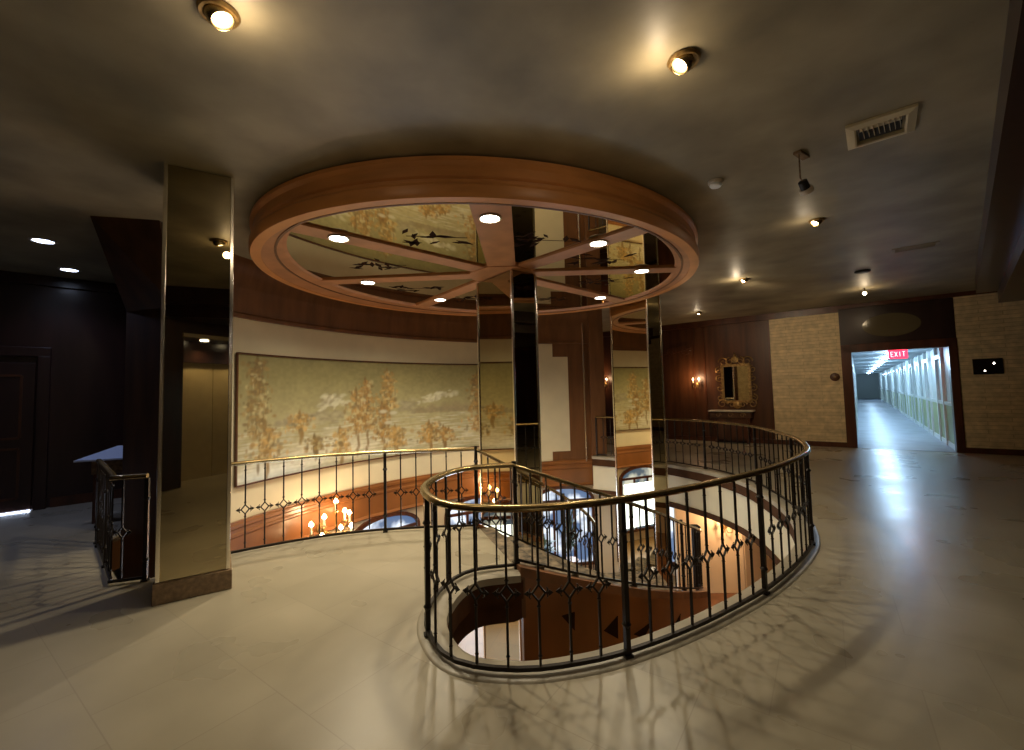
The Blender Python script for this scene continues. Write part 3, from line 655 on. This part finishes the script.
# ---------------------------------------------------------------- mural
def mural():
    nu,nv=460,150;u=np.linspace(0,1,nu)[None,:].repeat(nv,0);v=np.linspace(0,1,nv)[:,None].repeat(nu,1)
    X=u*4.3
    def noise(fx,fy,seed):
        r=np.random.default_rng(seed);gx,gy=int(fx)+2,int(fy)+2;g=r.random((gy,gx));x=u*fx;y=v*fy;xi=x.astype(int);yi=y.astype(int);fx_=x-xi;fy_=y-yi
        fx_=fx_*fx_*(3-2*fx_);fy_=fy_*fy_*(3-2*fy_)
        return (g[yi,xi]*(1-fx_)+g[yi,xi+1]*fx_)*(1-fy_)+(g[yi+1,xi]*(1-fx_)+g[yi+1,xi+1]*fx_)*fy_
    N=lambda s,k=1:(noise(14*k,5*k,s)+.5*noise(30*k,11*k,s+1)+.25*noise(70*k,26*k,s+2))/1.75
    sky=np.array([.30,.27,.12]);low=np.array([.46,.42,.25])
    C=sky+(low-sky)*np.clip(1.25-v*1.5,0,1)[...,None]
    C=C*(.85+.3*N(1))[...,None]
    def mix(mask,c): 
        nonlocal C;m=np.clip(mask,0,1)[...,None];C=C*(1-m)+np.array(c)*m
    # pale water / mist in the lower part, streaked
    st_=noise(20,60,9);mix(np.clip((.50-v)*3,0,1)*np.clip((st_-.42)*3,0,1)*.75,(.62,.60,.46))
    mix(np.exp(-((u-.33)/.16)**2-((v-.16)/.11)**2)*.7,(.74,.72,.60));mix(np.exp(-((u-.12)/.12)**2-((v-.05)/.09)**2)*.8,(.74,.74,.66))
    # mountains
    def mtn(c,w,h,base,cc,op,jag=.05,s=3):
        ridge=base+h*np.clip(1-np.abs(u-c)/w,0,1)**1.3+jag*(noise(60,1,s)[0][None,:]-.5)
        mix((v<ridge)*(v>base-.06)*(np.abs(u-c)<w)*op*np.clip((v-base+.08)*12,0,1),cc)
    for cx_,cy_,w_,h_,k_ in((.30,.60,.045,.10,70),(.72,.62,.09,.06,60),(.42,.56,.03,.05,20)):
        for _ in range(k_):
            a_=rng.normal();b_2=rng.random();x_=cx_+a_*w_*.6*(1-.5*b_2);y_=cy_-h_*.6+h_*1.3*b_2+(x_-cx_)*.5
            mix(np.exp(-(((u-x_-(v-y_)*.12)/(.004+.012*rng.random()))**2+((v-y_)/(.010+.018*rng.random()))**2)**2)*.5,(.66,.64,.47) if rng.random()<.7 else (.33,.29,.19))
    for cx_,cy_,w_,h_,k_ in((.27,.47,.08,.06,60),(.60,.52,.04,.10,50),(.16,.44,.05,.04,25),(.74,.47,.12,.03,60)):
        for _ in range(k_):
            x_=cx_+rng.normal()*w_*.5;y_=cy_+rng.normal()*h_*.4
            mix(np.exp(-(((u-x_)/(.006+.012*rng.random()))**2+((v-y_)/(.010+.016*rng.random()))**2)**2)*.5,(.29,.26,.17) if rng.random()<.6 else (.42,.38,.24))
    for c,h in((.655,.06),(.70,.09),(.755,.10),(.80,.12),(.84,.09)): mix(np.clip(1.2-((u-c)/.03)**2-((v-.46)/(h))**2,0,1)*(v>.44)*.7,(.29,.235,.135))
    for _ in range(420):
        r0=rng.random(3);x_,y_=r0[0],r0[1]*.42;l_=.008+.03*rng.random();t_=rng.random()
        mix(np.exp(-(((u-x_)/l_)**2+((v-y_)/.006)**2)**2)*.45,(.66,.65,.53) if t_<.45 else ((.34,.28,.14) if t_<.8 else (.44,.44,.33)))
    mix(np.exp(-((u-.10)/.14)**2-((v-.03)/.08)**2)*.75,(.80,.86,.84))
    C*=(1+.18*(noise(110,45,21)-.5))[...,None]
    # trees built from many strokes
    r=np.random.default_rng(11)
    def blob(x,y,rx,ry,c,op):mix(np.exp(-(((u-x)/rx)**2+((v-y)/ry)**2)**2)*op,c)
    def tree(x,y0,y1,spread,tone,n=60):
        for k in range(10):
            yy=y0+(y1-y0)*k/9;blob(x+.006*math.sin(k*1.3),yy,.005,.05,[t*.6 for t in tone],.8)
        for _ in range(int(n*3.2)):
            yy=y0+(y1-y0)*(.3+.7*r.random());xx=x+r.normal()*spread*.85*(1-.45*(yy-y0)/(y1-y0))
            t=.55+.9*r.random();c_=[tone[0]*t,tone[1]*t,tone[2]*t]
            if r.random()<.16:c_=[.58,.50,.27]
            if r.random()<.18:c_=[.20,.15,.07]
            blob(xx,yy,.0025+.0065*r.random(),.008+.018*r.random(),c_,.6)
    br=(.36,.22,.075);yl=(.46,.30,.105);dk=(.28,.19,.07)
    tree(.065,.10,.95,.035,dk,95);tree(.09,.04,.40,.04,yl,60);tree(.40,.1,.70,.035,br,60);tree(.435,.10,.80,.03,br,70)
    tree(.52,.35,.90,.028,yl,60);tree(.50,.05,.55,.025,br,50);tree(.34,.02,.33,.03,yl,45);tree(.55,.02,.30,.035,yl,50)
    tree(.69,.02,.32,.035,(.46,.28,.09),70);tree(.75,.04,.25,.04,br,40);tree(.90,.22,.88,.032,br,80);tree(.94,.15,.90,.02,yl,50);tree(.92,.10,.38,.05,(.42,.24,.08),70)
    tree(.20,.30,.50,.04,yl,30);tree(.25,.12,.28,.05,dk,20)
    # crane birds
    for x,y in((.50,.48),(.54,.46),(.52,.36)): blob(x,y,.016,.02,(.60,.58,.45),.8)
    a0,a1=a_of_px(235),a_of_px(500);z0,z1=.37,2.16;aa=np.linspace(a0,a1,nu)
    co=np.stack([WC[0]+(WR-.025)*np.cos(np.radians(aa)),WC[1]+(WR-.025)*np.sin(np.radians(aa))],1)
    V=np.zeros((nv,nu,3));V[...,0]=co[None,:,0];V[...,1]=co[None,:,1];V[...,2]=(z0+(z1-z0)*v)
    o0=np.array([*wp((a0+a1)/2,WR-.02),z0]);V-=o0
    F=[(j*nu+i,j*nu+i+1,(j+1)*nu+i+1,(j+1)*nu+i) for j in range(nv-1) for i in range(nu-1)]
    me=bpy.data.meshes.new('painting');me.from_pydata(V.reshape(-1,3).tolist(),[],F);ca=me.color_attributes.new('paint','FLOAT_COLOR','POINT')
    ca.data.foreach_set('color',np.concatenate([C.reshape(-1,3),np.ones((nu*nv,1))],1).ravel().astype(np.float32))
    m=bpy.data.materials.new('painted_canvas');m.use_nodes=True;nt=m.node_tree;at=nt.nodes.new('ShaderNodeAttribute');at.attribute_name='paint'
    nt.links.new(at.outputs['Color'],nt.nodes['Principled BSDF'].inputs['Base Color']);nt.nodes['Principled BSDF'].inputs['Roughness'].default_value=.42
    me.materials.append(m)
    e=empty('mural',tuple(o0),0,'wide curved gold and olive landscape mural with trees and a white mountain','mural')
    o=bpy.data.objects.new('painting',me);col.objects.link(o);o.parent=e
    fr=MB();pp=[(wp(q,WR-.03)[0]-o0[0],wp(q,WR-.03)[1]-o0[1],0) for q in np.linspace(a1,a0,70)]
    fr.sweep(pp,[(-.02,z1-z0-.008),(.025,z1-z0-.008),(.025,z1-z0+.012),(-.02,z1-z0+.012)]);fr.sweep(pp,[(-.02,-.012),(.025,-.012),(.025,.008),(-.02,.008)])
    for p in(pp[0],pp[-1]):fr.box((p[0],p[1],(z1-z0)/2),(.025,.025,z1-z0))
    fr.build('frame',M['dark_wood'],e)
mural()

# ---------------------------------------------------------------- far wall furnishings
mx,my=fw(2.06,.03);e=empty('wall_mirror',(mx,my,1.62),fang,'ornate gilt framed mirror on the far wood wall above the console shelf','mirror')
MB().box((0,-.01,0),(.64,.02,.96)).build('glass',M['wallmirror'],e)
f=MB()
for s in(-1,1):
    f.box((s*.34,-.025,0),(.07,.05,1.06));f.box((0,-.025,s*.50),(.74,.05,.07))
def scroll(mb,cx_,cz,r0,turns,sg,st0=0,t=.018,flip=1):
    pts=[];n=26
    for k in range(n):
        q=st0+sg*turns*2*PI*k/(n-1);r=r0*(1-.75*k/(n-1));pts.append((cx_+flip*r*math.cos(q),-.04,cz+r*math.sin(q)))
    mb.tube(pts,[t*(1-.4*k/(n-1)) for k in range(n)],6)
for s in(-1,1):
    for zc in(-.40,-.13,.14,.38):scroll(f,s*.42,zc,.10,1.3,s if zc>0 else -s,flip=s,st0=PI/2)
    scroll(f,s*.38,-.56,.13,1.4,-1,flip=s,st0=PI);scroll(f,s*.30,.60,.14,1.3,1,flip=s,st0=0);scroll(f,s*.14,.62,.11,1.2,-1,flip=s,st0=PI/2);scroll(f,s*.14,-.58,.10,1.2,1,flip=s)
f.lathe([(.02,0),(.10,.03),(.09,.07),(.03,.09)],(0,-.0,.66),12,ax=Matrix.Rotation(PI/2,3,'X'));f.tube([(0,-.04,.58),(-.05,-.05,.68),(0,-.06,.84),(.05,-.05,.68),(0,-.04,.58)],.03,6)
f.lathe([(.02,0),(.12,.02),(.08,.06),(.02,.07)],(0,0,-.58),12,ax=Matrix.Rotation(PI/2,3,'X'))
f.build('frame',M['gold'],e,smooth=50)
kx,ky=fw(1.93,.02);e=empty('console_table',(kx,ky,0),fang,'dark carved console with a pale stone top under the gilt mirror','console')
MB().box((0,-.19,.87),(1.12,.38,.04)).build('top',M['plastic'],e,bevel=.006)
MB().box((0,-.17,.76),(1.0,.30,.16)).build('apron',M['wall_wood'],e,bevel=.01)
q=MB()
for x in(-.3,0,.3):scroll(q,x,.76,.07,1.2,1,t=.012)
for i in range(len(q.v)): x,y,z=q.v[i];q.v[i]=(x,y-.28,z)
q.build('carving',M['gold'],e,smooth=50)
for s in(-1,1): MB().tube([(s*.42,-.26,.70),(s*.46,-.30,.5),(s*.36,-.22,.25),(s*.40,-.28,.0)],[.04,.035,.025,.035],8).build('leg',M['dark_wood'],e,smooth=50)
MB().box((0,-.14,.40),(.84,.24,.62)).build('back_panel',M['dark_wood'],e)
px_,py_=fw(6.865,.052);e=empty('wall_plate',(px_,py_,1.83),fang,'black rectangular glossy plate on the stone wall right of the corridor','wall plate')
MB().box((0,-.012,0),(.44,.024,.33)).build('plate',M['gloss_black'],e,bevel=.004)
MB().lathe([(.012,0),(.012,.004)],(-.05,-.025,-.09),8,ax=Matrix.Rotation(PI/2,3,'X')).lathe([(.014,0),(.014,.004)],(.09,-.025,.06),8,ax=Matrix.Rotation(PI/2,3,'X')).build('indicator_light',M['lamp'],e)
dx_,dy_=fw(4.27,.052);e=empty('wall_dial',(dx_,dy_,1.71),fang,'small round dark brown dial on the stone wall left of the corridor','wall dial')
MB().lathe([(.10,0),(.10,.02),(.07,.035),(.02,.035)],n=20,ax=Matrix.Rotation(PI/2,3,'X')).build('bezel',M['wall_wood'],e,smooth=40)
MB().lathe([(.03,.03),(.02,.05)],n=12,ax=Matrix.Rotation(PI/2,3,'X')).build('knob',M['gold'],e)
# faint wall ornament over the left of the sconce
ox_,oy_=fw(.55,.02);q=MB()
scroll(q,-.25,0,.16,1.1,1,t=.014);scroll(q,.18,.03,.14,1.2,-1,t=.014);q.tube([(-.45,-.04,-.05),(0,-.05,.0),(.35,-.04,.1)],.012,6)
tag(q.build('wall_ornament',M['dark_wood'],loc=(ox_,oy_,2.6),rz=fang),'dark scrolled carving high on the far wood wall above the sconce','wall carving')

# ---------------------------------------------------------------- ceiling fixtures
def can(x,y,label,tilt=(0,0),r=.12,power=26,spot=True,bulb=M['can_lamp'],z=H,color=(1,.78,.52),aim=None):
    e=empty('recessed_spotlight',(x,y,z),0,label,'spotlight','recessed ceiling spotlights')
    MB().lathe([(r,0),(r*1.05,-.008),(r*.95,-.022),(r*.78,-.02),(r*.72,-.004)],n=28).build('trim_ring',M['gold'],e,smooth=40)
    R=Matrix.Rotation(tilt[0],3,'Y')@Matrix.Rotation(tilt[1],3,'X')
    MB().lathe([(r*.76,.0),(r*.74,-.03),(r*.6,-.055),(r*.52,-.05),(r*.45,-.012)],n=24,ax=R).build('eyeball',M['brass'],e,smooth=50)
    MB().lathe([(r*.40,-.02),(r*.40,-.045),(r*.2,-.058)],n=20,ax=R).build('bulb',bulb,e,smooth=50)
    if power: light('POINT',(x+math.sin(-tilt[0])*.26,y+.0,z-.15),power*.11,color,.04)
    if spot and power: light('SPOT',(x,y,z-.09),power*(aim[2] if aim else .3),color,.05,rot=(Vector((aim[0],aim[1],1.6))-Vector((x,y,z-.09))).to_track_quat('-Z','Y').to_euler() if aim else None,spot=math.radians(110 if not aim else 80),blend=1)
    return e
can(1.04,2.45,'gold trimmed ceiling spotlight glowing above the right of the canopy, largest one',(.6,0),.088,40)
can(-1.40,2.06,'gold trimmed ceiling spotlight cut by the top edge of the view, upper left',(-.4,0),.088,34)
can(3.58,5.01,'recessed ceiling spotlight just below the hanging camera',(.6,0),.08,12)
can(4.18,7.75,'recessed ceiling spotlight in front of the pale stone wall panel',(.6,0),.08,40,aim=(*fw(3.4),4.6))
can(4.79,11.11,'small recessed ceiling spotlight near the far wood wall, right of the rear column',(.2,0),.08,16)
def cool(x,y,label,p):
    e=empty('recessed_light',(x,y,H),0,label,'recessed light','cool recessed lights in the left room')
    MB().lathe([(.12,0),(.125,-.01),(.10,-.018),(.09,-.01)],n=24).build('trim_ring',M['plastic'],e,smooth=40)
    MB().lathe([(.09,-.004),(.09,-.012),(.04,-.016)],n=24).build('lens',M['blue_lamp'],e,smooth=40)
    light('SPOT',(x,y,H-.06),p,(.50,.60,1),.05,spot=math.radians(130),blend=1)
cool(-5.45,5.05,'larger bluish round ceiling light in the dark left room, nearer one',50)
cool(-6.3,6.2,'smaller bluish round ceiling light in the dark left room, farther one',30)
# vent
vx,vy=2.79,3.18;e=empty('ceiling_vent',(vx,vy,H),math.atan2(-.25,.30),'square cream air vent with dark slots on the ceiling at upper right','air vent')
f=MB();S=.20
f.sweep([(-S,-S,0),(S,-S,0),(S,S,0),(-S,S,0)],[(0,0),(.0,-.02),(.07,-.035),(.085,-.03),(.085,0)],closed=True);f.build('frame',M['vent'],e)
MB().box((0,0,-.004),(.25,.25,.004)).build('backing',M['dark'],e)
for i in range(8):
    x=-.105+i*.03
    MB().bar((x,-.12,-.02),(x+.012,.04,-.02),.003,.026,up=(0,0,1)).build('blade',M['vent'],e)
MB().bar((-.12,-.09,-.018),(.12,-.09,-.018),.055,.004).build('blade',M['vent'],e)
# second flush vent
e=empty('ceiling_vent',(5.74,6.13,H),-.7,'faint flush rectangular vent on the ceiling near the dark beam','air vent')
MB().box((0,0,-.006),(.5,.22,.012)).build('frame',M['ceiling'],e,bevel=.004)
q=MB()
for i in range(6):q.box((0,-.08+i*.032,-.014),(.42,.008,.006))
q.build('blade',M['ceiling'],e)
# smoke detector
e=empty('smoke_detector',(1.93,3.98,H),0,'round white smoke detector on the ceiling beside the canopy','smoke detector')
MB().lathe([(.065,0),(.065,-.02),(.058,-.028)],n=24).build('base',M['plastic'],e,smooth=40)
MB().lathe([(.05,-.028),(.055,-.04),(.045,-.055),(.015,-.06)],n=24).build('cover',M['corr_trim'],e,smooth=40)
# hanging track spot
e=empty('hanging_spotlight',(2.39,3.50,H),.6,'small white spot lamp hanging on a thin stem from a bronze ceiling plate','spot lamp')
MB().box((.05,0,-.012),(.17,.06,.024)).build('ceiling_plate',M['granite'],e,bevel=.005)
MB().tube([(0,0,-.02),(0,0,-.22),(.035,0,-.235),(.07,0,-.23)],.006,8).build('stem',M['granite'],e)
R=Matrix.Rotation(2.3,3,'Y')
MB().lathe([(.018,-.05),(.034,-.045),(.036,.02),(.03,.02)],(.07,0,-.27),18,ax=R).build('lamp_body',M['dark'],e,smooth=40)
MB().lathe([(.045,.02),(.052,.03),(.050,.06),(.035,.062)],(.07,0,-.27),20,ax=R).build('shade',M['plastic'],e,smooth=40)
tag(MB().lathe([(.11,0),(.11,-.02),(.09,-.03),(.02,-.03)],(6.0,7.39,H),24).build('ceiling_speaker',M['dark'],smooth=40),'dark round ceiling speaker in front of the far wall','speaker')
e=empty('pendant_light',(7.11,8.74,H),0,'tiny lit pendant light hanging near the far wall before the corridor','pendant light')
MB().tube([(0,0,0),(0,0,-.08)],.01,8).build('stem',M['gold'],e)
MB().lathe([(.015,-.08),(.035,-.10),(.03,-.13),(.005,-.145)],n=14).build('bulb',M['can_lamp'],e,smooth=60)
light('POINT',(7.11,8.74,H-.25),5,(1,.75,.45),.05)

# ---------------------------------------------------------------- left desk
e=empty('side_desk',(-5.28,5.85,0),.35,'dark wooden stand with a pale bluish slanted top behind the corner railing','stand')
MB().add([(-.30,-.24,.80),(.30,-.24,.80),(.30,.26,.92),(-.06,.26,.92),(-.30,-.24,.82),(.30,-.24,.82),(.30,.26,.94),(-.06,.26,.94)],[(0,1,2,3),(4,5,6,7),(0,1,5,4),(1,2,6,5),(2,3,7,6),(3,0,4,7)]).build('top',M['paper'],e)
MB().box((.03,.02,.71),(.40,.32,.18)).build('drawer_box',M['granite'],e,bevel=.008)
for sx in(-1,1):
    for sy in(-1,1): MB().box((.03+sx*.15,.02+sy*.12,.31),(.06,.06,.62)).build('leg',M['dark_wood'],e)

# ---------------------------------------------------------------- extra light on the lower level
# daylight through the lower arched windows
for ac in(138.5,119.4,100.2,157.8,81.5):
    x,y=wp(ac,WR-.25);l=light('AREA',(x,y,-1.7),32,(.72,.85,1),1.3,sy=1.2)
    d=Vector((WC[0]-x,WC[1]-y,0));l.rotation_euler=d.to_track_quat('-Z','Y').to_euler()
# lower lobby lights
def lowlight(x,y,label,p):
    o=MB().lathe([(.12,0),(.12,-.02),(.05,-.03)],(x,y,LC),20).build('lower_ceiling_light',M['lamp'],smooth=40);tag(o,label,'ceiling light','lower lobby ceiling lights')
    light('SPOT',(x,y,LC-.06),p,(1,.64,.32),.08,spot=math.radians(150),blend=1)
lowlight(-1.2,3.2,'round warm light in the lower ceiling under the gallery floor, left one',30)
lowlight(3.6,3.4,'round warm light in the lower ceiling below the near right floor',60)
lowlight(5.0,7.6,'round warm light in the lower ceiling near the cream alcove wall',60)

# ---------------------------------------------------------------- world, camera
w=bpy.data.worlds.new('world');bpy.context.scene.world=w;w.use_nodes=True
w.node_tree.nodes['Background'].inputs['Color'].default_value=(.6,.75,1,1);w.node_tree.nodes['Background'].inputs['Strength'].default_value=.05
p=math.radians(3.3);r=math.radians(1.4)
F=Vector((0,math.cos(p),math.sin(p)));U=Vector((0,-math.sin(p),math.cos(p)));R=Vector((1,0,0))
R2=R*math.cos(r)-U*math.sin(r);U2=U*math.cos(r)+R*math.sin(r)
cd=bpy.data.cameras.new('camera');cam=bpy.data.objects.new('camera',cd);col.objects.link(cam)
cam.matrix_world=Matrix((( R2.x,U2.x,-F.x,0),(R2.y,U2.y,-F.y,0),(R2.z,U2.z,-F.z,1.55),(0,0,0,1)))
cd.sensor_width=36;cd.lens=440/1024*36;cd.shift_y=-9/1024;cd.clip_start=.05
sc=bpy.context.scene;sc.camera=cam
sc.view_settings.view_transform='Standard';sc.view_settings.look='None';sc.view_settings.gamma=1;sc.view_settings.exposure=0
sc.view_settings.use_curve_mapping=False
sc.cycles.max_bounces=8;sc.cycles.sample_clamp_indirect=4
